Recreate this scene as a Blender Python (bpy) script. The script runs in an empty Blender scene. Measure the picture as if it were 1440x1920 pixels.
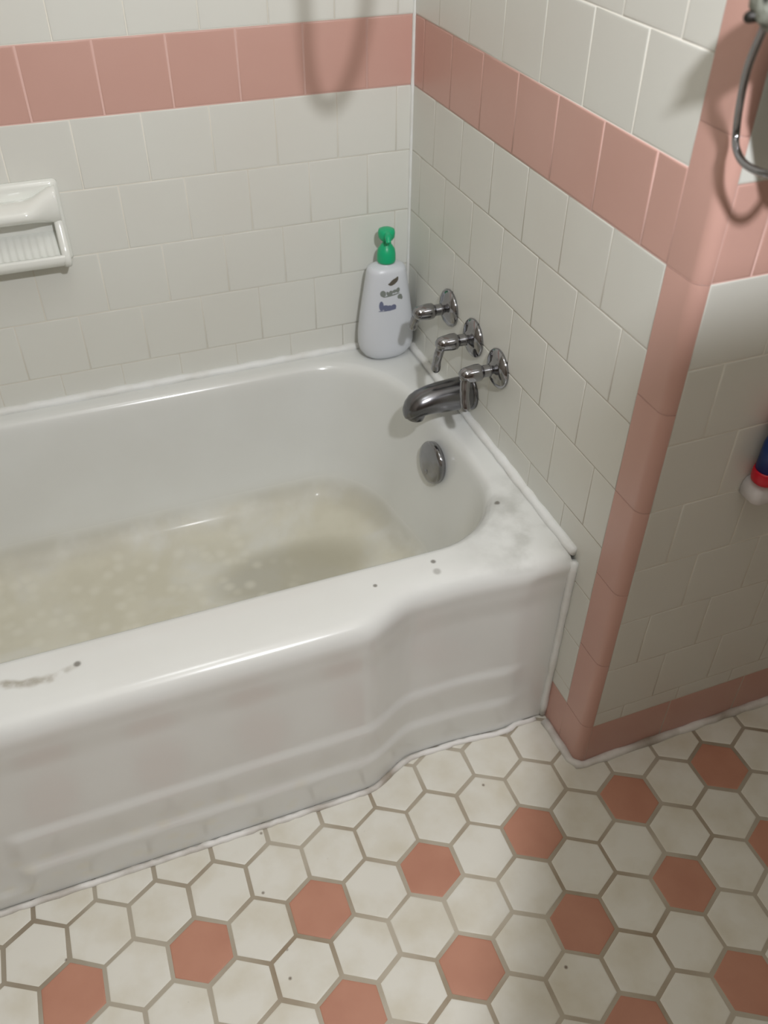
import bpy, bmesh, math, random
from mathutils import Vector, Matrix
random.seed(7)
S = bpy.context.scene
C = S.collection
T = 0.108          # wall tile pitch
ZB = 0.889         # bottom of the pink band
PI = math.pi

# ---------------------------------------------------------------- helpers
def link_mesh(name, bm, mats, parent=None, smooth=True):
    me = bpy.data.meshes.new(name)
    bmesh.ops.remove_doubles(bm, verts=bm.verts, dist=1e-6)
    bmesh.ops.recalc_face_normals(bm, faces=bm.faces)
    bm.to_mesh(me); bm.free()
    o = bpy.data.objects.new(name, me); C.objects.link(o)
    for m in (mats if isinstance(mats, (list, tuple)) else [mats]):
        me.materials.append(m)
    if smooth:
        for p in me.polygons: p.use_smooth = True
    if parent: o.parent = parent
    return o

def struct(o):
    o['kind'] = 'structure'; return o

def tag(o, label, cat, group=None):
    o['label'] = label; o['category'] = cat
    if group: o['group'] = group
    return o

def empty(name, loc, label, cat, group=None):
    o = bpy.data.objects.new(name, None); o.location = loc
    o.empty_display_size = 0.05
    C.objects.link(o)
    return tag(o, label, cat, group)

def part(name, bm, mat, parent, smooth=True):
    """bm is in world coordinates; the part keeps them under its parent"""
    loc = Vector((0, 0, 0)); q = parent
    while q is not None:
        loc += q.location; q = q.parent
    bmesh.ops.translate(bm, verts=bm.verts, vec=-loc)
    return link_mesh(name, bm, mat, parent, smooth)

def add_box(bm, a, b, mi=0):
    vs = [bm.verts.new((x, y, z)) for x in (a[0], b[0]) for y in (a[1], b[1]) for z in (a[2], b[2])]
    for f in ((0, 1, 3, 2), (4, 6, 7, 5), (0, 4, 5, 1), (2, 3, 7, 6), (0, 2, 6, 4), (1, 5, 7, 3)):
        bm.faces.new([vs[i] for i in f]).material_index = mi

def loft(bm, rings, cap0=True, cap1=True, closed=True, mi=0):
    R = [[bm.verts.new(p) for p in r] for r in rings]
    n = len(R[0])
    for a, b in zip(R[:-1], R[1:]):
        for i in range(n if closed else n - 1):
            j = (i + 1) % n
            bm.faces.new((a[i], a[j], b[j], b[i])).material_index = mi
    if cap0: bm.faces.new(R[0][::-1]).material_index = mi
    if cap1: bm.faces.new(R[-1]).material_index = mi
    return R

def frame(d):
    d = d.normalized()
    u = d.cross(Vector((0, 0, 1)))
    if u.length < 1e-3: u = d.cross(Vector((0, 1, 0)))
    u.normalize(); return u, d.cross(u).normalized()

def tube(bm, pts, rad, n=14, caps=True, round_ends=False, mi=0):
    pts = [Vector(p) for p in pts]
    if not isinstance(rad, (list, tuple)): rad = [rad] * len(pts)
    rad = list(rad)
    if round_ends:
        d0 = (pts[0] - pts[1]).normalized(); d1 = (pts[-1] - pts[-2]).normalized()
        p0, p1, r0, r1 = pts[0], pts[-1], rad[0], rad[-1]
        A = [0.0, .4, .75]
        pre = [(p0 + d0 * r0 * math.cos(a * PI / 2), max(r0 * math.sin(a * PI / 2), r0 * .05)) for a in A]
        post = [(p1 + d1 * r1 * math.cos(a * PI / 2), max(r1 * math.sin(a * PI / 2), r1 * .05)) for a in A[::-1]]
        pts = [p for p, _ in pre] + pts + [p for p, _ in post]
        rad = [r for _, r in pre] + rad + [r for _, r in post]
    rings = []; pu = None
    for i, p in enumerate(pts):
        d = (pts[min(i + 1, len(pts) - 1)] - pts[max(i - 1, 0)])
        if pu is None: u, v = frame(d)
        else:
            dn = d.normalized(); u = (pu - dn * pu.dot(dn)).normalized(); v = dn.cross(u)
        pu = u
        rings.append([p + (u * math.cos(2 * PI * k / n) + v * math.sin(2 * PI * k / n)) * rad[i] for k in range(n)])
    loft(bm, rings, caps, caps, mi=mi)

def spline(P, k=8):
    P = [Vector(p) for p in P]; out = []
    for i in range(len(P) - 1):
        a = P[max(i - 1, 0)]; b = P[i]; c = P[i + 1]; d = P[min(i + 2, len(P) - 1)]
        for s in range(k):
            t = s / k
            out.append(.5 * ((2 * b) + (c - a) * t + (2 * a - 5 * b + 4 * c - d) * t * t + (3 * b - a - 3 * c + d) * t ** 3))
    out.append(P[-1]); return out

def lathe(bm, prof, origin, axis, n=40, mi=0):
    """prof: (distance along axis, radius)"""
    o = Vector(origin); ax = Vector(axis).normalized(); u, v = frame(ax)
    loft(bm, [[o + ax * s + (u * math.cos(2 * PI * k / n) + v * math.sin(2 * PI * k / n)) * max(r, 1e-4) for k in range(n)] for s, r in prof], mi=mi)

def sm(a, b, x):
    t = min(1, max(0, (x - a) / (b - a))); return t * t * (3 - 2 * t)

# ---------------------------------------------------------------- materials
def srgb(r, g, b):
    f = lambda c: ((c / 255) / 12.92) if c / 255 <= .04045 else (((c / 255) + .055) / 1.055) ** 2.4
    return (f(r), f(g), f(b), 1)

def mat(name, col, rough=.4, metal=0, noise=0, nscale=6, col2=None, bump=0, bscale=200, spec=.5, spots=None, coat=0):
    m = bpy.data.materials.new(name); m.use_nodes = True
    nt = m.node_tree; N = nt.nodes; L = nt.links
    b = N['Principled BSDF']
    b.inputs['Roughness'].default_value = rough
    b.inputs['Metallic'].default_value = metal
    b.inputs['Specular IOR Level'].default_value = spec
    b.inputs['Coat Weight'].default_value = coat
    b.inputs['Coat Roughness'].default_value = .08
    tc = N.new('ShaderNodeTexCoord')
    out = None
    rgb = N.new('ShaderNodeRGB'); rgb.outputs[0].default_value = col; out = rgb.outputs[0]
    if noise:
        nz = N.new('ShaderNodeTexNoise'); nz.inputs['Scale'].default_value = nscale; nz.inputs['Detail'].default_value = 6
        L.new(tc.outputs['Object'], nz.inputs['Vector'])
        mr = N.new('ShaderNodeMapRange'); mr.inputs[1].default_value = .42; mr.inputs[2].default_value = .72; mr.inputs[4].default_value = noise
        L.new(nz.outputs['Fac'], mr.inputs[0])
        mx = N.new('ShaderNodeMix'); mx.data_type = 'RGBA'
        L.new(mr.outputs[0], mx.inputs[0]); L.new(out, mx.inputs[6]); mx.inputs[7].default_value = col2
        out = mx.outputs[2]
    if spots:                                   # (scale, threshold, colour)
        vo = N.new('ShaderNodeTexVoronoi'); vo.inputs['Scale'].default_value = spots[0]
        L.new(tc.outputs['Object'], vo.inputs['Vector'])
        wn = N.new('ShaderNodeTexWhiteNoise'); L.new(vo.outputs['Position'], wn.inputs['Vector'])
        gt = N.new('ShaderNodeMath'); gt.operation = 'GREATER_THAN'; gt.inputs[1].default_value = spots[3]
        L.new(wn.outputs['Value'], gt.inputs[0])
        mr = N.new('ShaderNodeMapRange'); mr.inputs[1].default_value = spots[1]; mr.inputs[2].default_value = spots[1] * .4
        L.new(vo.outputs['Distance'], mr.inputs[0])
        mu = N.new('ShaderNodeMath'); mu.operation = 'MULTIPLY'; L.new(mr.outputs[0], mu.inputs[0]); L.new(gt.outputs[0], mu.inputs[1])
        mx = N.new('ShaderNodeMix'); mx.data_type = 'RGBA'
        L.new(mu.outputs[0], mx.inputs[0]); L.new(out, mx.inputs[6]); mx.inputs[7].default_value = spots[2]
        out = mx.outputs[2]
    L.new(out, b.inputs['Base Color'])
    if bump:
        nz = N.new('ShaderNodeTexNoise'); nz.inputs['Scale'].default_value = bscale; nz.inputs['Detail'].default_value = 3
        L.new(tc.outputs['Object'], nz.inputs['Vector'])
        bp = N.new('ShaderNodeBump'); bp.inputs['Strength'].default_value = bump; bp.inputs['Distance'].default_value = .002
        L.new(nz.outputs['Fac'], bp.inputs['Height']); L.new(bp.outputs[0], b.inputs['Normal'])
    return m

M_WHITE = mat('glazed_white_tile', srgb(221, 222, 215), .36, noise=.5, nscale=2.5, col2=srgb(215, 212, 203), bump=.12, bscale=14)
M_PINK = mat('glazed_pink_tile', srgb(206, 164, 152), .38, noise=.5, nscale=5, col2=srgb(199, 154, 141), bump=.1, bscale=14)
M_GROUT = mat('wall_grout', srgb(226, 223, 212), .8, noise=.7, nscale=5, col2=srgb(204, 198, 184))
M_GROUTP = mat('pink_band_grout', srgb(214, 176, 166), .8, noise=.5, nscale=9, col2=srgb(222, 190, 180))
M_HEXW = mat('unglazed_white_hex', srgb(223, 221, 211), .5, noise=.9, nscale=13, col2=srgb(207, 201, 183), spots=(30, .11, srgb(118, 104, 90), .82), bump=.1, bscale=60)
M_HEXP = mat('unglazed_pink_hex', srgb(189, 136, 113), .55, noise=.6, nscale=14, col2=srgb(175, 120, 98), spots=(30, .06, srgb(90, 50, 40), .93), bump=.1, bscale=60)
M_FGROUT = mat('floor_grout', srgb(188, 180, 164), .9, noise=1, nscale=6, col2=srgb(150, 134, 112))
M_CAULK = mat('white_caulk', srgb(232, 234, 232), .5, noise=.7, nscale=16, col2=srgb(212, 210, 202), bump=.4, bscale=40)
M_FCAULK = mat('grimy_floor_caulk', srgb(230, 228, 224), .55, noise=1, nscale=11, col2=srgb(150, 138, 122), bump=.6, bscale=50)
M_DOOR = mat('dark_wood_door', srgb(96, 84, 72), .55, noise=.8, nscale=4, col2=srgb(78, 66, 56))
M_DIM = mat('taupe_wall_paint', srgb(150, 142, 130), .7, noise=.4, nscale=3, col2=srgb(140, 132, 120))
M_PAINT = mat('painted_plaster', srgb(226, 224, 214), .7, noise=.4, nscale=3, col2=srgb(219, 215, 204))
M_CHROME = mat('chrome', (.33, .33, .345, 1), .10, 1, noise=.5, nscale=30, col2=(.22, .22, .235, 1))
M_WORN = mat('dulled_chrome', (.20, .20, .21, 1), .22, 1, noise=.6, nscale=18, col2=(.14, .14, .15, 1))
M_CERAM = mat('glazed_ceramic', srgb(232, 234, 228), .16, coat=.3)
M_GREEN = mat('green_plastic', srgb(18, 178, 122), .35)
M_BOTTLE = mat('white_plastic', srgb(214, 218, 224), .32)
M_INKD = mat('dark_ink', srgb(92, 86, 76), .5)
M_INKG = mat('grey_green_ink', srgb(128, 134, 128), .5)
M_INKB = mat('blue_grey_ink', srgb(108, 114, 140), .5)
M_CRUST = mat('pitted_metal', srgb(160, 165, 155), .6, .1, noise=.7, nscale=60, col2=srgb(118, 122, 112), spots=(95, .55, srgb(16, 16, 12), .5), bump=.8, bscale=150)
M_BLACK = mat('dark_rubber', srgb(24, 20, 14), .5)
M_RED = mat('red_plastic', srgb(205, 8, 40), .35)
M_BLUE = mat('blue_plastic', srgb(4, 52, 120), .35)
M_SHELF = mat('white_shelf_plastic', srgb(222, 220, 222), .4)
M_BLOCKER = mat('white_blocker_paint', srgb(215, 212, 204), .5)
M_HOSE = mat('grey_metal_hose', (.5, .5, .5, 1), .3, 1)

def tub_material():
    m = bpy.data.materials.new('worn_white_enamel'); m.use_nodes = True
    nt = m.node_tree; N = nt.nodes; L = nt.links; b = N['Principled BSDF']
    b.inputs['Roughness'].default_value = .22
    b.inputs['Coat Weight'].default_value = .4; b.inputs['Coat Roughness'].default_value = .12
    tc = N.new('ShaderNodeTexCoord'); sep = N.new('ShaderNodeSeparateXYZ'); L.new(tc.outputs['Object'], sep.inputs[0])
    def M(op, a, c=None, clamp=False):
        n = N.new('ShaderNodeMath'); n.operation = op; n.use_clamp = clamp
        for i, v in enumerate((a, c)):
            if v is None: continue
            if isinstance(v, (int, float)): n.inputs[i].default_value = v
            else: L.new(v, n.inputs[i])
        return n.outputs[0]
    def MR(v, a, c, d=0, e=1):
        n = N.new('ShaderNodeMapRange'); n.interpolation_type = 'SMOOTHSTEP'
        for i, q in enumerate((a, c, d, e)): n.inputs[i + 1].default_value = q
        L.new(v, n.inputs[0]); return n.outputs[0]
    def noise(sc, det=5, w=0):
        n = N.new('ShaderNodeTexNoise'); n.inputs['Scale'].default_value = sc; n.inputs['Detail'].default_value = det
        n.inputs['Distortion'].default_value = w
        L.new(tc.outputs['Object'], n.inputs['Vector']); return n.outputs['Fac']
    def mix(f, a, col):
        n = N.new('ShaderNodeMix'); n.data_type = 'RGBA'; L.new(f, n.inputs[0])
        if isinstance(a, tuple): n.inputs[6].default_value = a
        else: L.new(a, n.inputs[6])
        n.inputs[7].default_value = col; return n.outputs[2]
    x, y, z = sep.outputs
    base = mix(M('MULTIPLY', MR(noise(3), .4, .7), .5), srgb(223, 225, 222), srgb(212, 212, 207))
    inside = M('MULTIPLY', MR(y, -.585, -.56), MR(y, -.03, -.07))
    low = M('MULTIPLY', MR(z, .185, .10), inside)
    grime = M('MULTIPLY', low, MR(noise(7, 6, .6), .25, .62, .35, 1))
    col = mix(M('MULTIPLY', grime, .8), base, srgb(202, 197, 174))
    mid = M('MULTIPLY', low, MR(noise(14, 5), .48, .66))
    col = mix(M('MULTIPLY', mid, .55), col, srgb(214, 211, 194))
    # grey worn patch near the drain
    dx = M('ADD', x, .34); dy = M('ADD', y, .27)
    rr = M('ADD', M('MULTIPLY', M('MULTIPLY', dx, dx), 14), M('MULTIPLY', M('MULTIPLY', dy, dy), 60))
    patch = M('MULTIPLY', MR(rr, .55, .1), low)
    col = mix(M('MULTIPLY', patch, .6), col, srgb(158, 153, 132))
    # pale blossom shaped anti-slip spots
    vo = N.new('ShaderNodeTexVoronoi'); vo.inputs['Scale'].default_value = 30; L.new(tc.outputs['Object'], vo.inputs['Vector'])
    sp = M('MULTIPLY', M('MULTIPLY', MR(vo.outputs['Distance'], .5, .1), MR(z, .13, .1)), MR(x, -.30, -.42))
    col = mix(M('MULTIPLY', sp, .45), col, srgb(224, 222, 208))
    # scum line where floor meets walls
    scum = M('MULTIPLY', M('MULTIPLY', MR(z, .105, .12), MR(z, .165, .14)), inside)
    col = mix(M('MULTIPLY', scum, M('MULTIPLY', MR(noise(9), .35, .6), .25)), col, srgb(150, 144, 124))
    # soft shade painted grey into the deck's wall end; long grimy streak on the front deck
    deck = MR(z, .385, .395)
    end_shade = M('MULTIPLY', deck, M('MULTIPLY', MR(x, -.22, -.04), MR(y, -.44, -.56)))
    col = mix(M('MULTIPLY', end_shade, M('MULTIPLY', MR(noise(16), .38, .65), .5)), col, srgb(150, 150, 142))
    st = M('MULTIPLY', deck, M('MULTIPLY', MR(M('ABSOLUTE', M('ADD', M('ADD', y, .650), M('MULTIPLY', M('SUBTRACT', noise(12, 3), .5), .07))), .012, .002), MR(x, -.72, -.76)))
    col = mix(M('MULTIPLY', st, M('MULTIPLY', MR(noise(26), .4, .62), .75)), col, srgb(146, 138, 120))
    for cx, cy, r in ((-.311, -.650, .0032), (-.061, -.543, .0045), (-.731, -.648, .0048), (-.215, -.654, .006), (-.212, -.633, .004)):
        ex = M('ADD', x, -cx); ey = M('ADD', y, -cy)
        d = M('SQRT', M('ADD', M('MULTIPLY', ex, ex), M('MULTIPLY', ey, ey)))
        f = M('MULTIPLY', MR(d, r * 1.4, r * .5), deck)
        col = mix(M('MULTIPLY', f, .75 if r < .005 else .4), col, srgb(90, 84, 74))
    L.new(col, b.inputs['Base Color'])
    rg = M('ADD', .2, M('MULTIPLY', low, .4)); L.new(rg, b.inputs['Roughness'])
    L.new(M('SUBTRACT', .4, M('MULTIPLY', low, .4)), b.inputs['Coat Weight'])
    bp = N.new('ShaderNodeBump'); bp.inputs['Strength'].default_value = .15; bp.inputs['Distance'].default_value = .002
    L.new(noise(9, 2), bp.inputs['Height']); L.new(bp.outputs[0], b.inputs['Normal'])
    return m
M_TUB = tub_material()

# ---------------------------------------------------------------- tiled walls
G = .0014   # joint width
def tile(bm, f, u0, u1, w0, w1, mi, g=G):
    """pillowed tile; f(u, w, d) -> world, d = depth behind the wall face"""
    u0 += g / 2; u1 -= g / 2; w0 += g / 2; w1 -= g / 2
    if u1 - u0 < .004 or w1 - w0 < .004: return
    tl = random.uniform(-.00008, .00008); tu = random.uniform(-.0016, .0016); tw = random.uniform(-.0016, .0016)
    uc, wc = (u0 + u1) / 2, (w0 + w1) / 2
    rings = []
    for ins, d in ((0, .0007), (.0002, .0004), (.0008, .00012), (.0022, .0000), (.005, .0)):
        r = []
        for u, w in ((u0 + ins, w0 + ins), (u1 - ins, w0 + ins), (u1 - ins, w1 - ins), (u0 + ins, w1 - ins)):
            r.append(f(u, w, d + tl + (tu * (u - uc) + tw * (w - wc) if d < .002 else 0)))
        rings.append(r)
    loft(bm, rings, False, True, mi=mi)

def tiled(bm, f, ua, ub, wa, wb, phase, pinkbase=None):
    """running bond; phase = u of a joint in the pink band"""
    k0 = math.floor((wa - ZB) / T) - 1
    k = k0
    while ZB + k * T < wb:
        w0, w1 = max(wa, ZB + k * T), min(wb, ZB + (k + 1) * T)
        if w1 > w0:
            ph = phase + (T / 2 if k % 2 else 0)
            n = math.floor((ua - ph) / T)
            while ph + n * T < ub:
                u0, u1 = max(ua, ph + n * T), min(ub, ph + (n + 1) * T)
                if u1 > u0: tile(bm, f, u0, u1, w0, w1, 1 if k == 0 else 0, .0028 if k == 0 else G)
                n += 1
        k += 1

ZT = 2.4
WX = .0163      # wing wall white starts here
WY = -.803      # wing wall face
UB = .745       # end wall white ends here
DG = .0005

# back wall (Y = 0)
bm = bmesh.new()
fb = lambda u, w, d: Vector((-u, d, w))
tiled(bm, fb, 0, 1.52, .30, 1.98, .0836)
add_box(bm, (-1.56, DG, 0), (.05, .06, ZB), 2)
add_box(bm, (-1.56, DG, ZB), (.05, .06, ZB + T), 3)
add_box(bm, (-1.56, DG, ZB + T), (.05, .06, 1.98), 2)
add_box(bm, (-1.56, .004, 1.98), (.05, .06, ZT), 4)
struct(link_mesh('wall_back', bm, [M_WHITE, M_PINK, M_GROUT, M_GROUTP, M_PAINT], smooth=True))

# end wall with the taps (X = 0)
bm = bmesh.new()
fe = lambda u, w, d: Vector((d, -u, w))
tiled(bm, fe, 0, UB, .10, 1.98, .1505)
tile(bm, fe, .66, UB, .0, .10, 1)
add_box(bm, (DG, -UB, 0), (.05, DG, ZB), 2)
add_box(bm, (DG, -UB, ZB), (.05, DG, ZB + T), 3)
add_box(bm, (DG, -UB, ZB + T), (.05, DG, 1.98), 2)
add_box(bm, (.004, -.79, 1.98), (.05, DG, ZT), 4)
struct(link_mesh('wall_right', bm, [M_WHITE, M_PINK, M_GROUT, M_GROUTP, M_PAINT]))

# wing wall facing the room (Y = WY)
bm = bmesh.new()
fw = lambda u, w, d: Vector((u, WY + d, w))
XR = 1.0
tiled(bm, fw, WX, XR, .10, 1.44, .069)
n = 0
while WX + n * T * 1.41 < XR:
    tile(bm, fw, WX + n * T * 1.41, min(XR, WX + (n + 1) * T * 1.41), .0, .10, 1); n += 1
add_box(bm, (WX, WY + DG, 0), (XR, WY + .06, ZB), 2)
add_box(bm, (WX, WY + DG, ZB), (XR, WY + .06, ZB + T), 3)
add_box(bm, (WX, WY + DG, ZB + T), (XR, WY + .06, 1.44), 2)
add_box(bm, (WX, WY + .004, 1.44), (XR, WY + .06, ZT), 4)
struct(link_mesh('wall_front_wing', bm, [M_WHITE, M_PINK, M_GROUT, M_GROUTP, M_PAINT]))

# pink bullnose trim around the outside corner
bm = bmesh.new()
def bull(z0, z1, ins):
    R_ = .0161; pts = []
    n = 10
    prof = [(0.0, -UB)]
    prof += [(0.0, -UB - .01)]
    for i in range(n + 1):
        a = PI / 2 * i / n
        prof.append((R_ - R_ * math.cos(a), WY + R_ - R_ * math.sin(a)))
    prof[-1] = (max(WX, R_), WY)
    if WX > R_: prof.append((WX, WY))
    rings = []
    for z, d in ((z0, .0004), (z0 + .0004, .0001), (z0 + .0012, 0), (z1 - .0012, 0), (z1 - .0004, .0001), (z1, .0004)):
        r = []
        for j, (x, y) in enumerate(prof):
            nx, ny = 1, 0
            if j >= 2:
                a = min(PI / 2, PI / 2 * (j - 2) / n); nx, ny = math.cos(a), math.sin(a)
            r.append(Vector((x + nx * d, y + ny * d, z)))
        rings.append(r)
    loft(bm, rings, False, False, closed=False, mi=0)
zz = [.0, .10, .255, .41, .565, .72, ZB, ZB + .155, ZB + .31, ZB + .465, ZB + .62, ZB + .775, ZB + .93, 1.98]
for a, b in zip(zz[:-1], zz[1:]): bull(a + .0006, b - .0006, 0)
for z_ in zz[1:-1]: bull(z_ - .0007, z_ + .0007, 0)
add_box(bm, (.0006, -.785, 0), (.045, -UB, 1.98), 1)
add_box(bm, (.018, WY + .0022, 0), (.045, -.78, 1.98), 1)
struct(link_mesh('trim_1', bm, [M_PINK, M_GROUTP]))

# ---------------------------------------------------------------- floor
bm = bmesh.new()
d_, hx, hy, ha = .0898, -.48717, -.88631, -.00897
ch, sh = math.cos(ha), math.sin(ha)
for j in range(-3, 18):
    for i in range(-14, 17):
        lx = d_ * (i + (.5 if j % 2 else 0)); ly = -j * d_ * math.sqrt(3) / 2
        cx = hx + ch * lx - sh * ly; cy = hy + sh * lx + ch * ly
        if cy > -.60 or cy < -2.25 or cx < -1.55 or cx > 1.0: continue
        if cx > .04 and cy > -.79: continue
        mi = 1 if (j >= 0 and j % 2 == 0 and i % 2 == 0) else 0
        Rr = (d_ - .0058) / math.sqrt(3); tz = random.uniform(-.0002, .0002)
        ph = [random.uniform(-.0007, .0007) for _ in range(6)]
        rings = []
        for ins, z in ((0, -.0012), (.0003, -.0006), (.0012, -.0002), (.003, 0), (.008, .0)):
            rings.append([Vector((cx + (Rr + ph[k] - ins) * math.cos(ha + PI / 6 + k * PI / 3), cy + (Rr + ph[k] - ins) * math.sin(ha + PI / 6 + k * PI / 3), z + tz)) for k in range(6)])
        loft(bm, rings, False, True, mi=mi)
add_box(bm, (-1.56, -2.3, -.06), (1.06, .05, -.0006), 2)
struct(link_mesh('floor', bm, [M_HEXW, M_HEXP, M_FGROUT]))

# room shell out of the frame
bm = bmesh.new(); add_box(bm, (-1.62, -2.3, 0), (-1.56, .06, ZT)); struct(link_mesh('wall_left', bm, M_DIM, smooth=False))
bm = bmesh.new(); add_box(bm, (-1.62, -2.36, 0), (1.12, -2.3, ZT)); struct(link_mesh('wall_front', bm, M_DOOR, smooth=False))
bm = bmesh.new(); add_box(bm, (XR, -2.3, 0), (1.06, WY + .06, ZT)); struct(link_mesh('wall_side', bm, M_DIM, smooth=False))
bm = bmesh.new(); add_box(bm, (-1.62, -2.36, ZT), (1.12, .06, ZT + .05)); struct(link_mesh('ceiling', bm, M_PAINT, smooth=False))

# ---------------------------------------------------------------- bathtub
def front_y(x):
    s = sm(-.355, -.255, x)
    y = -.7215 + .036 * s - .012 * sm(-.2, -.03, x)
    s2 = sm(-1.26, -1.36, x) if False else 1 - sm(-1.36, -1.26, x)
    return y + .034 * s2
def loopXY(x0, x1, y0, y1, r, NF=150, NE=26, NC=14):
    """counter-clockwise from front-left; front, right, back, left"""
    rs = r if isinstance(r, (list, tuple)) else (r, r, r, r)   # fl, fr, br, bl
    P = []; kind = []
    def seg(a, b, n, k):
        for i in range(n):
            t = i / n; P.append((a[0] + (b[0] - a[0]) * t, a[1] + (b[1] - a[1]) * t)); kind.append(k)
    def arc(cx, cy, r, a0, n, k):
        for i in range(n):
            a = a0 + PI / 2 * i / n; P.append((cx + r * math.cos(a), cy + r * math.sin(a))); kind.append(k)
    fl, fr, br, bl = rs
    seg((x0 + fl, y0), (x1 - fr, y0), NF, 'f'); arc(x1 - fr, y0 + fr, fr, -PI / 2, NC, 'c')
    seg((x1, y0 + fr), (x1, y1 - br), NE, 'r'); arc(x1 - br, y1 - br, br, 0, NC, 'c')
    seg((x1 - br, y1), (x0 + bl, y1), NF, 'b'); arc(x0 + bl, y1 - bl, bl, PI / 2, NC, 'c')
    seg((x0, y1 - bl), (x0, y0 + fl), NE, 'l'); arc(x0 + fl, y0 + fl, fl, PI, NC, 'c')
    return P
rings = []
ZR = .402
def apron(x, z):
    """outward bulge of the apron face: two stepped ridges and a rounded flute"""
    r1 = sm(.175, .155, z) * .005 - sm(.157, .095, z) * .003
    r2 = sm(.094, .076, z) * .005 - sm(.078, .01, z) * .003
    tz = .066
    d = abs(x + .915) if z > tz else math.hypot(x + .915, z - tz)
    inside = 1 - sm(.028, .037, d)
    fade = 1 - sm(-.11, -.045, x)
    left = sm(-1.38, -1.35, x)
    return (r1 + r2) * (1 - inside) * fade * left - .004 * sm(-.085, -.055, x) * sm(.385, .36, z)
XO0, XO1, YOB = -1.545, -.008, -.004
outer_levels = []
nz = 60
for i in range(nz + 1):
    z = .004 + (.352 - .004) * i / nz
    outer_levels.append((.006 * sm(.20, .352, z) * 0, z))
def outer_ring(off, z, use_apron=True):
    P = loopXY(XO0, XO1, -.7, YOB, .004)
    out = []
    for (x, y) in P:
        t = sm(-.60, -.695, y)      # 1 on the front
        if y < -.66:
            yy = front_y(x) + off
            if use_apron: yy -= apron(x, z)
            out.append(Vector((x, yy, z)))
        else:
            k = sm(-.60, -.004, y)
            out.append(Vector((x, y, z)))
    return out
for off, z in outer_levels: rings.append(outer_ring(off + .004 * (1 - sm(.30, .355, z)) , z))
for off, z in ((-.001, .362), (-.0015, .371), (0.0, .380), (.004, .389), (.011, .396), (.022, .4005), (.036, ZR)):
    rings.append(outer_ring(off, z, z < .375))
hole = dict(x0=-1.43, x1=-.052, y0=-.603, y1=-.042)
CR = (.14, .145, .15, .14)
def inner_ring(ix0, ix1, iy0, iy1, z, rk=1.0, add=0):
    x0, x1, y0, y1 = hole['x0'] + ix0, hole['x1'] - ix1, hole['y0'] + iy0, hole['y1'] - iy1
    P = loopXY(x0, x1, y0, y1, [r * rk + add for r in CR])
    return [Vector((x - .03 * sm(-.40, -.10, y) * sm(-.35, -.08, x), y, z)) for x, y in P]
# deck bands between the outer edge and the hole
A = rings[-1]; B = inner_ring(-.014, -.014, -.014, -.014, ZR - .0005, add=.01)
for t in (.25, .5, .75): rings.append([a.lerp(b, t) for a, b in zip(A, B)])
rings.append(B)
for ins, z in ((-.009, .4005), (-.004, .3975), (0, .392), (.003, .384), (.005, .372)):
    rings.append(inner_ring(ins, ins, ins, ins, z))
for t in (.2, .4, .6, .8, 1.0):
    rings.append(inner_ring(.005 + .14 * t, .005 + .042 * t, .005 + .04 * t, .005 + .030 * t, .372 - .20 * t, 1 - .12 * t))
for k, (zi, i) in enumerate(((.150, .006), (.130, .017), (.115, .033), (.105, .055), (.0985, .08), (.0945, .11), (.0925, .15), (.092, .19))):
    rings.append(inner_ring(.145 + i * 2, .047 + i, .045 + i, .035 + i, zi, max(.28, .88 - i * 3.4)))
bm = bmesh.new(); loft(bm, rings, False, True)
tub = link_mesh('bathtub', bm, M_TUB)
tag(tub, 'white enamelled alcove bathtub with a stepped apron and a stained floor, between the tiled walls', 'bathtub')

# overflow plate on the drain end of the tub, a part of the tub
bm = bmesh.new()
ov = Vector((-.080, -.327, .333)); nrm = Vector((-1, -.10, .14)).normalized()
lathe(bm, [(-.006, .039), (.002, .040), (.0045, .0385), (.007, .032), (.0085, .02), (.009, .008), (.009, .0)], ov, nrm)
ovp = part('overflow_plate', bm, M_CHROME, tub); ovp['label'] = 'round chrome overflow plate'
bm = bmesh.new()
lathe(bm, [(.007, .006), (.0105, .006), (.012, .004), (.0122, 0)], ov + Vector((0, 0, -.018)), nrm, 20)
part('screw', bm, M_CHROME, ovp)

# ---------------------------------------------------------------- caulk beads (trim)
def bead(name, paths, m):
    bm = bmesh.new()
    for pts, r in paths:
        P = [Vector(p) for p in pts]; Q = []
        for a, b in zip(P[:-1], P[1:]):
            n = max(2, int((b - a).length / .02))
            for i in range(n): Q.append(a.lerp(b, i / n))
        Q.append(P[-1])
        tube(bm, [q + Vector((random.uniform(-.0006, .0006),) * 3) for q in Q], [r * random.uniform(.85, 1.15) for _ in Q], n=10)
    return struct(link_mesh(name, bm, m))
bead('trim_2', [([(-1.54, -.003, ZR + .003), (-.004, -.003, ZR + .003)], .008), ([(-.004, -.003, ZR + .003), (-.004, -.69, ZR + .001)], .0085)], M_CAULK)
bead('trim_3', [([(-.0045, -.6955, .388), (-.0045, -.6905, .006)], .0062)], M_CAULK)
bead('trim_4', [([(-.0005, -.0005, ZR + .008), (-.0005, -.0005, 1.97)], .0035)], M_CAULK)
fx = [(-1.54 + i * .02, front_y(-1.54 + i * .02) - .0055 + .009 * sm(-.085, -.055, -1.54 + i * .02), .0015) for i in range(77)]
bead('trim_5', [(fx, .0050)], M_FCAULK)
bead('trim_6', [([(-.006, -.705, .001), (-.004, WY + .012, .001), (.002, WY - .002, .001), (.016, WY - .005, .001), (.99, WY - .005, .001)], .0075)], M_FCAULK)

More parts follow.
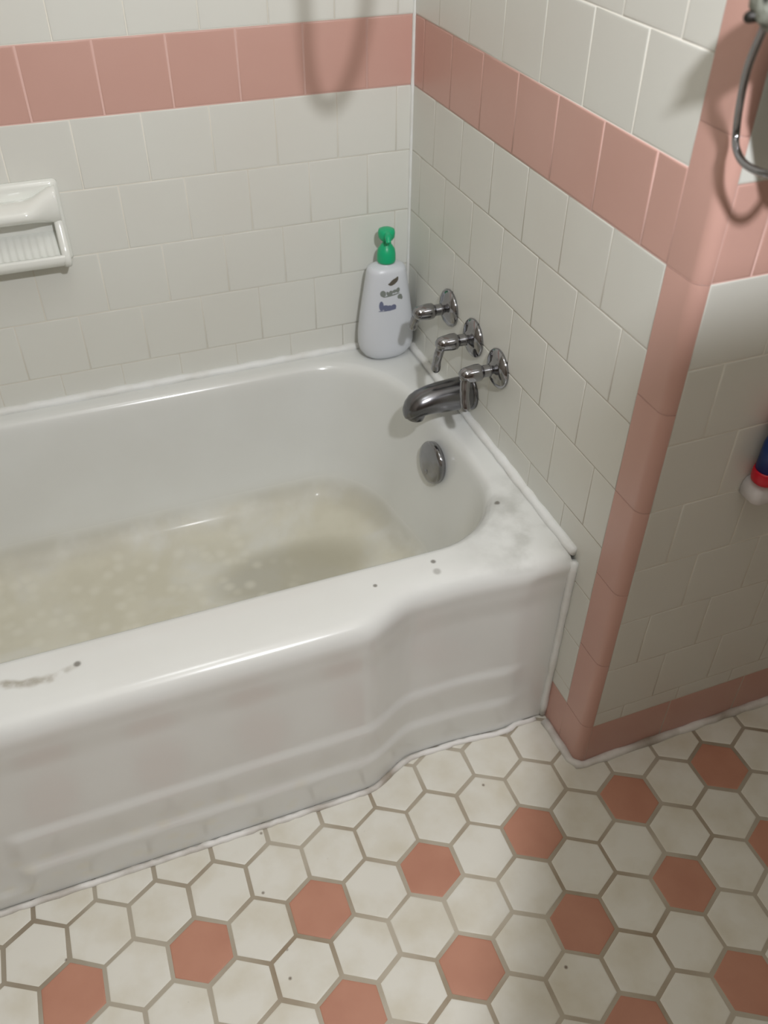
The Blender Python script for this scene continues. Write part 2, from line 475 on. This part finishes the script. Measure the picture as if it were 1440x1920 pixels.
# ---------------------------------------------------------------- taps
def tap(y, z, lever, label):
    t = empty('tap_handle', (0, y, z), label, 'tap', None)
    o = Vector((0, y, z)); ax = Vector((-1, 0, 0))
    bm = bmesh.new()
    lathe(bm, [(-.001, .033), (.003, .034), (.006, .0325), (.010, .027), (.013, .021), (.0145, .015), (.018, .011), (.018, .0)], o, ax)
    part('escutcheon', bm, M_CHROME, t)
    bm = bmesh.new()
    lathe(bm, [(.012, .0115), (.022, .0102), (.036, .0100), (.05, .0105)], o, ax, 24)
    part('stem', bm, M_CHROME, t)
    bm = bmesh.new()
    lathe(bm, [(.030, .0095), (.036, .0140), (.044, .0145), (.052, .0135), (.060, .0125), (.066, .011), (.0705, .007), (.072, .0)], o, ax, 28)
    part('hub', bm, M_CHROME, t)
    bm = bmesh.new()
    s = o + ax * .060; L_ = Vector(lever)
    tube(bm, spline([s, s + L_ * .35 + ax * .004, s + L_ * .7 + ax * .006, s + L_ + ax * .006], 5), [.0092] * 3 + [.0080] * 5 + [.0074] * 4 + [.0080] * 4, n=16, round_ends=True)
    part('lever', bm, M_CHROME, t)
    return t
tap(-.200, .568, (0, .014, -.032), 'chrome tap handle farthest back in the row, beside the white pump bottle')
tap(-.302, .562, (-.004, 0, -.046), 'chrome tap handle in the middle of the row of three, its lever hanging down')
tap(-.397, .556, (-.002, -.022, -.047), 'chrome tap handle nearest the room, its lever hanging beside the tub spout')

# spout
sp = empty('tub_spout', (0, -.302, .452), 'dull chrome tub spout below the row of tap handles', 'spout')
bm = bmesh.new()
secs = [(.0, .455, .029, .029), (-.006, .455, .030, .0295), (-.03, .455, .0290, .0290), (-.06, .455, .0278, .0275), (-.082, .454, .0262, .0255),
        (-.100, .451, .0248, .0232), (-.112, .447, .0226, .0205), (-.120, .442, .0185, .0165), (-.1255, .437, .0115, .0105), (-.127, .434, .003, .003)]
sr = []
for x, z, ry, rz in secs:
    sr.append([Vector((x, -.302 + ry * math.cos(2 * PI * k / 32), z + rz * math.sin(2 * PI * k / 32))) for k in range(32)])
loft(bm, sr)
part('spout_body', bm, M_WORN, sp)
bm = bmesh.new()
lathe(bm, [(0, .0185), (.010, .0180), (.017, .0165), (.019, .014), (.012, .0125), (.012, 0)], (-.104, -.302, .440), (-.15, 0, -1), 28)
part('spout_outlet', bm, M_WORN, sp)
bm = bmesh.new()
lathe(bm, [(-.0005, .033), (.004, .0335), (.0065, .031), (.0065, .02)], (0, -.302, .455), (-1, 0, 0), 32)
part('wall_flange', bm, M_WORN, sp)

# ---------------------------------------------------------------- pump bottle
bx, by, bz = -.064, -.046, ZR + .001
bt = empty('pump_bottle', (bx, by, bz), 'white pump bottle with a green pump standing in the back corner of the tub deck', 'bottle')
def sup(cx, cy, a, b, z, e=2.6, n=48):
    r = []
    for k in range(n):
        t = 2 * PI * k / n; c, s = math.cos(t), math.sin(t)
        r.append(Vector((cx + a * abs(c) ** (2 / e) * (1 if c >= 0 else -1), cy + b * abs(s) ** (2 / e) * (1 if s >= 0 else -1), z)))
    return r
prof = [(0, .028, .018), (.002, .036, .023), (.008, .0445, .028), (.018, .0520, .0325), (.032, .0555, .034), (.055, .0555, .034), (.085, .0525, .0325), (.115, .0482, .0305),
        (.145, .0435, .0285), (.17, .0395, .0265), (.180, .0378, .0255), (.187, .0352, .0235), (.1905, .029, .020), (.192, .020, .016), (.194, .0155, .0150), (.197, .0150, .0150)]
bm = bmesh.new(); loft(bm, [sup(bx, by, a, b, bz + z, 2.4 if z < .19 else 2) for z, a, b in prof])
body = part('bottle_body', bm, M_BOTTLE, bt)
# printed marks on the front face
def mark(bmm, cx, cz, w, h, rot=0, n=14, mi=0):
    """a thin printed blob that follows the front of the bottle"""
    def hw(z):
        for (z0, a0, b0), (z1, a1, b1) in zip(prof[:-1], prof[1:]):
            if z0 <= z <= z1:
                t = (z - z0) / (z1 - z0); return a0 + (a1 - a0) * t, b0 + (b1 - b0) * t
        return prof[-1][1:]
    for rr in (1,):
        vs = []
        cc = None
        def P(u, v):
            a, b = hw(v); e = 2.4
            f = max(0, 1 - abs(u / a) ** e) ** (1 / e)
            return Vector((bx + u, by - b * f - .0004, bz + v))
        cx, cz, w, h = cx * 1.2 - .0115, (cz - .12) * 1.1 + .133, w * 1.25, h * 1.15
        cen = bmm.verts.new(P(cx, cz))
        for k in range(n):
            t = 2 * PI * k / n
            u = w * math.cos(t); v = h * math.sin(t)
            vs.append(bmm.verts.new(P(cx + u * math.cos(rot) - v * math.sin(rot), cz + u * math.sin(rot) + v * math.cos(rot))))
        for k in range(n): bmm.faces.new((cen, vs[k], vs[(k + 1) % n]))
bm = bmesh.new()
mark(bm, .014, .150, .0085, .0042, .55); mark(bm, .019, .154, .004, .0022, 1.0); mark(bm, .008, .147, .0035, .002, .1)
part('leaf_mark', bm, M_INKD, body)
bm = bmesh.new()
for u, v, w, h, r in ((-.004, .131, .0045, .0055, .2), (.004, .130, .0022, .0045, .5), (.0085, .131, .0030, .0042, 0), (.015, .133, .0042, .0028, .2), (.021, .134, .003, .0045, -.2), (.010, .1265, .014, .0012, .12),
                      (.024, .122, .004, .0042, .3), (.027, .119, .002, .003, 0)):
    mark(bm, u, v, w, h, r)
part('faded_word', bm, M_INKG, body)
bm = bmesh.new()
for u, v, w, h, r in ((-.007, .109, .0035, .0085, 0), (-.001, .106, .0055, .0042, .1), (.006, .104, .0045, .0050, 0), (.013, .105, .0045, .0046, .2), (.003, .1005, .0145, .0014, .05)):
    mark(bm, u, v, w, h, r)
part('blue_word', bm, M_INKB, body)
bm = bmesh.new()
lathe(bm, [(0, .0165), (.004, .0175), (.016, .0172), (.024, .0158), (.031, .0115), (.036, .0075), (.038, .0065), (.046, .0062)], (bx, by, bz + .196), (0, 0, 1), 32)
part('pump_collar', bm, M_GREEN, bt)
bm = bmesh.new()
z0 = bz + .196 + .042
lathe(bm, [(0, .0065), (.001, .012), (.006, .0150), (.014, .0158), (.019, .0145), (.0215, .009), (.022, .0)], (bx, by, z0), (0, 0, 1), 28)
tube(bm, spline([(bx, by, z0 + .013), (bx - .003, by - .014, z0 + .014), (bx - .006, by - .024, z0 + .012), (bx - .007, by - .029, z0 + .006)], 5), [.0075] * 5 + [.0062] * 6 + [.005] * 5, n=14)
part('pump_head', bm, M_GREEN, bt)

# ---------------------------------------------------------------- soap dish with grab bar on the back wall
sd = empty('soap_dish', (-.70, 0, .733), 'white ceramic soap dish with a grab bar, set into the back wall tiles', 'soap dish')
bm = bmesh.new()
X0, X1 = -.790, -.608
def rrect(x0, x1, z0, z1, r, y, n=6):
    out = []
    for cx, cz, a0 in ((x1 - r, z0 + r, -PI / 2), (x1 - r, z1 - r, 0), (x0 + r, z1 - r, PI / 2), (x0 + r, z0 + r, PI)):
        for i in range(n + 1):
            a = a0 + PI / 2 * i / n; out.append(Vector((cx + r * math.cos(a), y, cz + r * math.sin(a))))
    return out
loft(bm, [rrect(X0, X1, .671, .806, .008, .001), rrect(X0, X1, .671, .806, .008, -.004), rrect(X0 + .003, X1 - .003, .674, .803, .008, -.008), rrect(X0 + .008, X1 - .008, .679, .798, .008, -.010)])
part('back_plate', bm, M_CERAM, sd)
bm = bmesh.new(); rg = []
nb = 60
for i in range(nb + 1):
    t = i / nb; x = X0 + .004 + (X1 - X0 - .010) * t
    e = min(t, 1 - t) * 2
    s = sm(0, .6, e)
    yo = -.030 - .029 * s; zc = .770 + .001 * s; ry = .010 + .006 * s; rz = .030 - .013 * s
    cyc = (-.004 + yo) / 2; 
    ring = []
    for k in range(24):
        a = 2 * PI * k / 24
        yy = cyc + (abs(yo) / 2 + .003) * math.cos(a)
        # thick rounded ledge with a dished top
        zzz = zc + rz * math.sin(a) * (1 if math.sin(a) > 0 else .95) - (.0045 * s * math.exp(-((yy + .018) / .012) ** 2) if math.sin(a) > 0 else 0)
        zzz += .010 * (1 - s) * 0
        ring.append(Vector((x, yy, zzz)))
    rg.append(ring)
loft(bm, rg)
part('grab_bar', bm, M_CERAM, sd)
bm = bmesh.new()
trayp = [(0, .726), (-.010, .726), (-.018, .720), (-.030, .709), (-.043, .699), (-.048, .698), (-.052, .7015), (-.055, .7015), (-.057, .698), (-.057, .692), (-.055, .687), (-.048, .681), (-.034, .676), (-.014, .673), (0, .673)]
rg = []
for i in range(81):
    t = i / 80; x = X0 + .006 + (X1 - X0 - .012) * t
    w = .0016 * math.sin(t * 80 / 80 * 2 * PI * 15)
    ring = []
    for j, (y, z) in enumerate(trayp):
        rib = w if 2 <= j <= 5 else 0
        if t in (0.0, 1.0): y *= .96; z = .690 + (z - .690) * .9
        ring.append(Vector((x, y, z + rib)))
    rg.append(ring)
loft(bm, rg)
part('ribbed_tray', bm, M_CERAM, sd)
for xs in (X1 - .019, X0 + .005):
    bm = bmesh.new()
    sidep = [(0, .790), (-.014, .788), (-.022, .774), (-.025, .756), (-.034, .736), (-.048, .713), (-.0572, .698), (-.058, .688), (-.050, .679), (0, .672)]
    rings_ = []
    for dx, sc in ((0, .93), (.002, .98), (.005, 1), (.010, 1), (.0125, .97), (.014, .9)):
        rings_.append([Vector((xs + dx, y * sc, .72 + (z - .72) * sc)) for y, z in sidep])
    loft(bm, rings_)
    part('side_wall', bm, M_CERAM, sd)

# ---------------------------------------------------------------- chrome wire hook at the upper right
wh = empty('wall_hook', (.04, WY, 1.16), 'chrome wire hook hanging from a pitted grey bracket on the pink tiled corner', 'hook')
bm = bmesh.new()
br = []
for i in range(15):
    t = i / 14
    x = -.064 + .15 * t
    r = .022 * (sm(-.02, .12, t) * .5 + .5) 
    ring = []
    for k in range(18):
        a = 2 * PI * k / 18
        q = r * (1 + random.uniform(-.10, .10))
        ring.append(Vector((x, -.862 + q * math.cos(a) * 1.1, 1.172 + q * math.sin(a))))
    br.append(ring)
loft(bm, br)
add_box(bm, (.045, -.86, 1.158), (.085, WY + .001, 1.188))
part('bracket', bm, M_CRUST, wh)
bm = bmesh.new()
tube(bm, [(-.056, -.860, 1.1625), (-.0605, -.857, 1.162), (-.0645, -.854, 1.1612)], [.0028, .0046, .0048], n=12, round_ends=True)
part('screw_tip', bm, M_BLACK, wh)
bm = bmesh.new()
wp = spline([(-.046, -.853, 1.152), (-.036, -.835, 1.118), (-.0225, -.821, 1.084), (-.0135, -.8155, 1.0555), (-.017, -.825, 1.043), (-.0215, -.847, 1.036), (-.019, -.875, 1.0365), (-.008, -.888, 1.044), (.002, -.892, 1.062), (.006, -.890, 1.085)], 8)
tube(bm, wp, .0036, n=14, round_ends=True)
part('wire', bm, M_CHROME, wh)

bm = bmesh.new()
pl = [(-.030, 1.160), (-.023, 1.11), (.010, 1.045), (.024, 1.030), (.095, 1.030), (.095, 1.160)]  # plate added out of view to shade the wall inside the hook
loft(bm, [[Vector((x, y, z)) for x, z in pl] for y in (-.868, -.862)])
part('shade_plate', bm, M_CRUST, wh, False)

# ---------------------------------------------------------------- shelf and bottle at the right edge
sh = empty('wall_shelf', (.25, WY, .572), 'small white plastic shelf on the tiled wing wall at the right edge', 'shelf')
bm = bmesh.new()
def slab(z, ins):
    x0, x1, y0, y1, r = .157 + ins, .42 - ins, -.836 + ins * .6, WY - .001, .010
    out = []
    for cx, cy, a0, rr in ((x0 + r, y0 + r, PI, r), (x1 - r, y0 + r, 1.5 * PI, r)):
        for i in range(9):
            a = a0 + PI / 2 * i / 8; out.append(Vector((cx + rr * math.cos(a), cy + rr * math.sin(a), z)))
    out += [Vector((x1, y1, z)), Vector((x0, y1, z))]
    return out
loft(bm, [slab(.555, .011), slab(.557, .006), slab(.562, .0015), (slab(.572, 0)), slab(.582, .0018), slab(.588, .006), slab(.590, .012)])
part('shelf_board', bm, M_SHELF, sh)
for x in (.20, .34):
    bm = bmesh.new(); add_box(bm, (x + .02, -.83, .54), (x + .032, WY + .001, .557)); part('shelf_bracket', bm, M_SHELF, sh, False)
rb = empty('cleaner_bottle', (.174, -.8230, .5905), 'red and blue plastic bottle standing on the small white shelf at the right edge', 'bottle')
bo = Vector((.174, -.8230, .5905))
bm = bmesh.new()
lathe(bm, [(0, .014), (.003, .0175), (.008, .0185), (.018, .0185), (.021, .0175), (.021, .0)], bo, (0, 0, 1), 32); part('red_base', bm, M_RED, rb)
bm = bmesh.new()
lathe(bm, [(.0215, .0), (.0215, .0165), (.060, .0160), (.070, .014), (.082, .0125), (.082, .0)], bo, (0, 0, 1), 32); part('blue_body', bm, M_BLUE, rb)
bm = bmesh.new()
lathe(bm, [(.0825, .0), (.0825, .0135), (.085, .0155), (.112, .0155), (.118, .013), (.120, .006), (.120, .0)], bo, (0, 0, 1), 32); part('red_cap', bm, M_RED, rb)

# ---------------------------------------------------------------- hand shower hose above the frame (its shadow falls on the band)
LP = Vector((-.35, -1.5, 1.66))
hs = empty('shower_hose', (0, -.5, 1.9), 'grey flexible shower hose hanging in a loop over the tub', 'hose')
shp = [(-.191, 0, 1.30), (-.189, 0, 1.12), (-.187, 0, 1.02), (-.186, 0, .95), (-.178, 0, .895), (-.158, 0, .868), (-.132, 0, .878), (-.108, 0, .92), (-.092, 0, .97), (-.082, 0, 1.03), (-.078, 0, 1.12), (-.076, 0, 1.30)]
P_ = []
for s in shp:
    s = Vector(s); d = LP - s; tt = (.52) / -d.y if False else .52 / 1.5
    P_.append(s + d * tt)
P_ = [P_[0] + Vector((0, .02, .5))] + P_ + [P_[-1] + Vector((.03, .02, .5))]
bm = bmesh.new(); tube(bm, spline(P_, 8), .0065, n=14); part('hose_loop', bm, M_HOSE, hs)
top = P_[-1]
bm = bmesh.new(); tube(bm, spline([(0, -.5, top.z + .02), (-.05, -.5, top.z + .04), (top.x + .03, top.y, top.z + .03), top], 6), .010, n=14)
part('shower_arm', bm, M_CHROME, hs)

# ---------------------------------------------------------------- unseen blocker on legs at the right, added to shade floor and wing wall
cb = empty('light_blocker', (.3, -1.28, 0), 'white box on legs right of the camera, added out of view to cast shade', 'light blocker')
bm = bmesh.new(); add_box(bm, (-.235, -1.40, 1.066), (.60, -1.215, 1.33)); part('blocker_box', bm, M_BLOCKER, cb, False)
bm = bmesh.new()
fp = [(-.225, -1.215), (-.255, -1.257), (-.335, -1.363), (-.42, -1.47), (.62, -1.47), (.62, -1.215)]
loft(bm, [[Vector((x, y, 1.05)) for x, y in fp], [Vector((x, y, 1.066)) for x, y in fp]]); part('blocker_board', bm, M_BLOCKER, cb, False)
for x in (.22, .57):
    for y in (-1.44, -1.24):
        bm = bmesh.new(); add_box(bm, (x, y - .01, 0), (x + .025, y + .01, 1.05)); part('blocker_leg', bm, M_BLOCKER, cb, False)

# ---------------------------------------------------------------- lights, camera
def light(name, kind, loc, power, size, col=(1, 1, 1), rot=None):
    l = bpy.data.lights.new(name, kind); l.energy = power; l.color = col
    if kind == 'POINT': l.shadow_soft_size = size
    else: l.shape = 'DISK'; l.size = size
    o = bpy.data.objects.new(name, l); o.location = loc
    if rot: o.rotation_euler = rot
    C.objects.link(o); return o
light('lamp_bulb', 'POINT', LP, 27, .032, (.965, .968, 1))
light('ceiling_fill', 'AREA', (-.5, -1.0, 2.38), 1.2, .35, (.95, .98, 1))  # weak overhead fill, added without a fitting
w = bpy.data.worlds.new('world'); S.world = w; w.use_nodes = True
w.node_tree.nodes['Background'].inputs[0].default_value = (.05, .05, .05, 1)

f, cx, cy, cz, yaw, pit, rol = 1668.65, -.6299, -1.50291, 1.32413, .37075, .70918, .00962
fwd = Vector((math.sin(yaw) * math.cos(pit), math.cos(yaw) * math.cos(pit), -math.sin(pit)))
rt = Vector((math.cos(yaw), -math.sin(yaw), 0)); up = rt.cross(fwd)
r2 = rt * math.cos(rol) + up * math.sin(rol); u2 = -rt * math.sin(rol) + up * math.cos(rol)
cam = bpy.data.cameras.new('camera'); cam.sensor_fit = 'VERTICAL'; cam.sensor_height = 36; cam.sensor_width = 27
cam.lens = f / 1920 * 36; cam.clip_start = .02
cam.dof.use_dof = True; cam.dof.focus_distance = 1.32; cam.dof.aperture_fstop = 4.0
co = bpy.data.objects.new('camera', cam); C.objects.link(co)
mw = Matrix((r2, u2, -fwd)).transposed().to_4x4(); mw.translation = Vector((cx, cy, cz))
co.matrix_world = mw
S.camera = co
S.view_settings.view_transform = 'Standard'; S.view_settings.look = 'None'; S.view_settings.gamma = 1
S.view_settings.exposure = 0.8
S.view_settings.use_curve_mapping = False
S.render.film_transparent = False
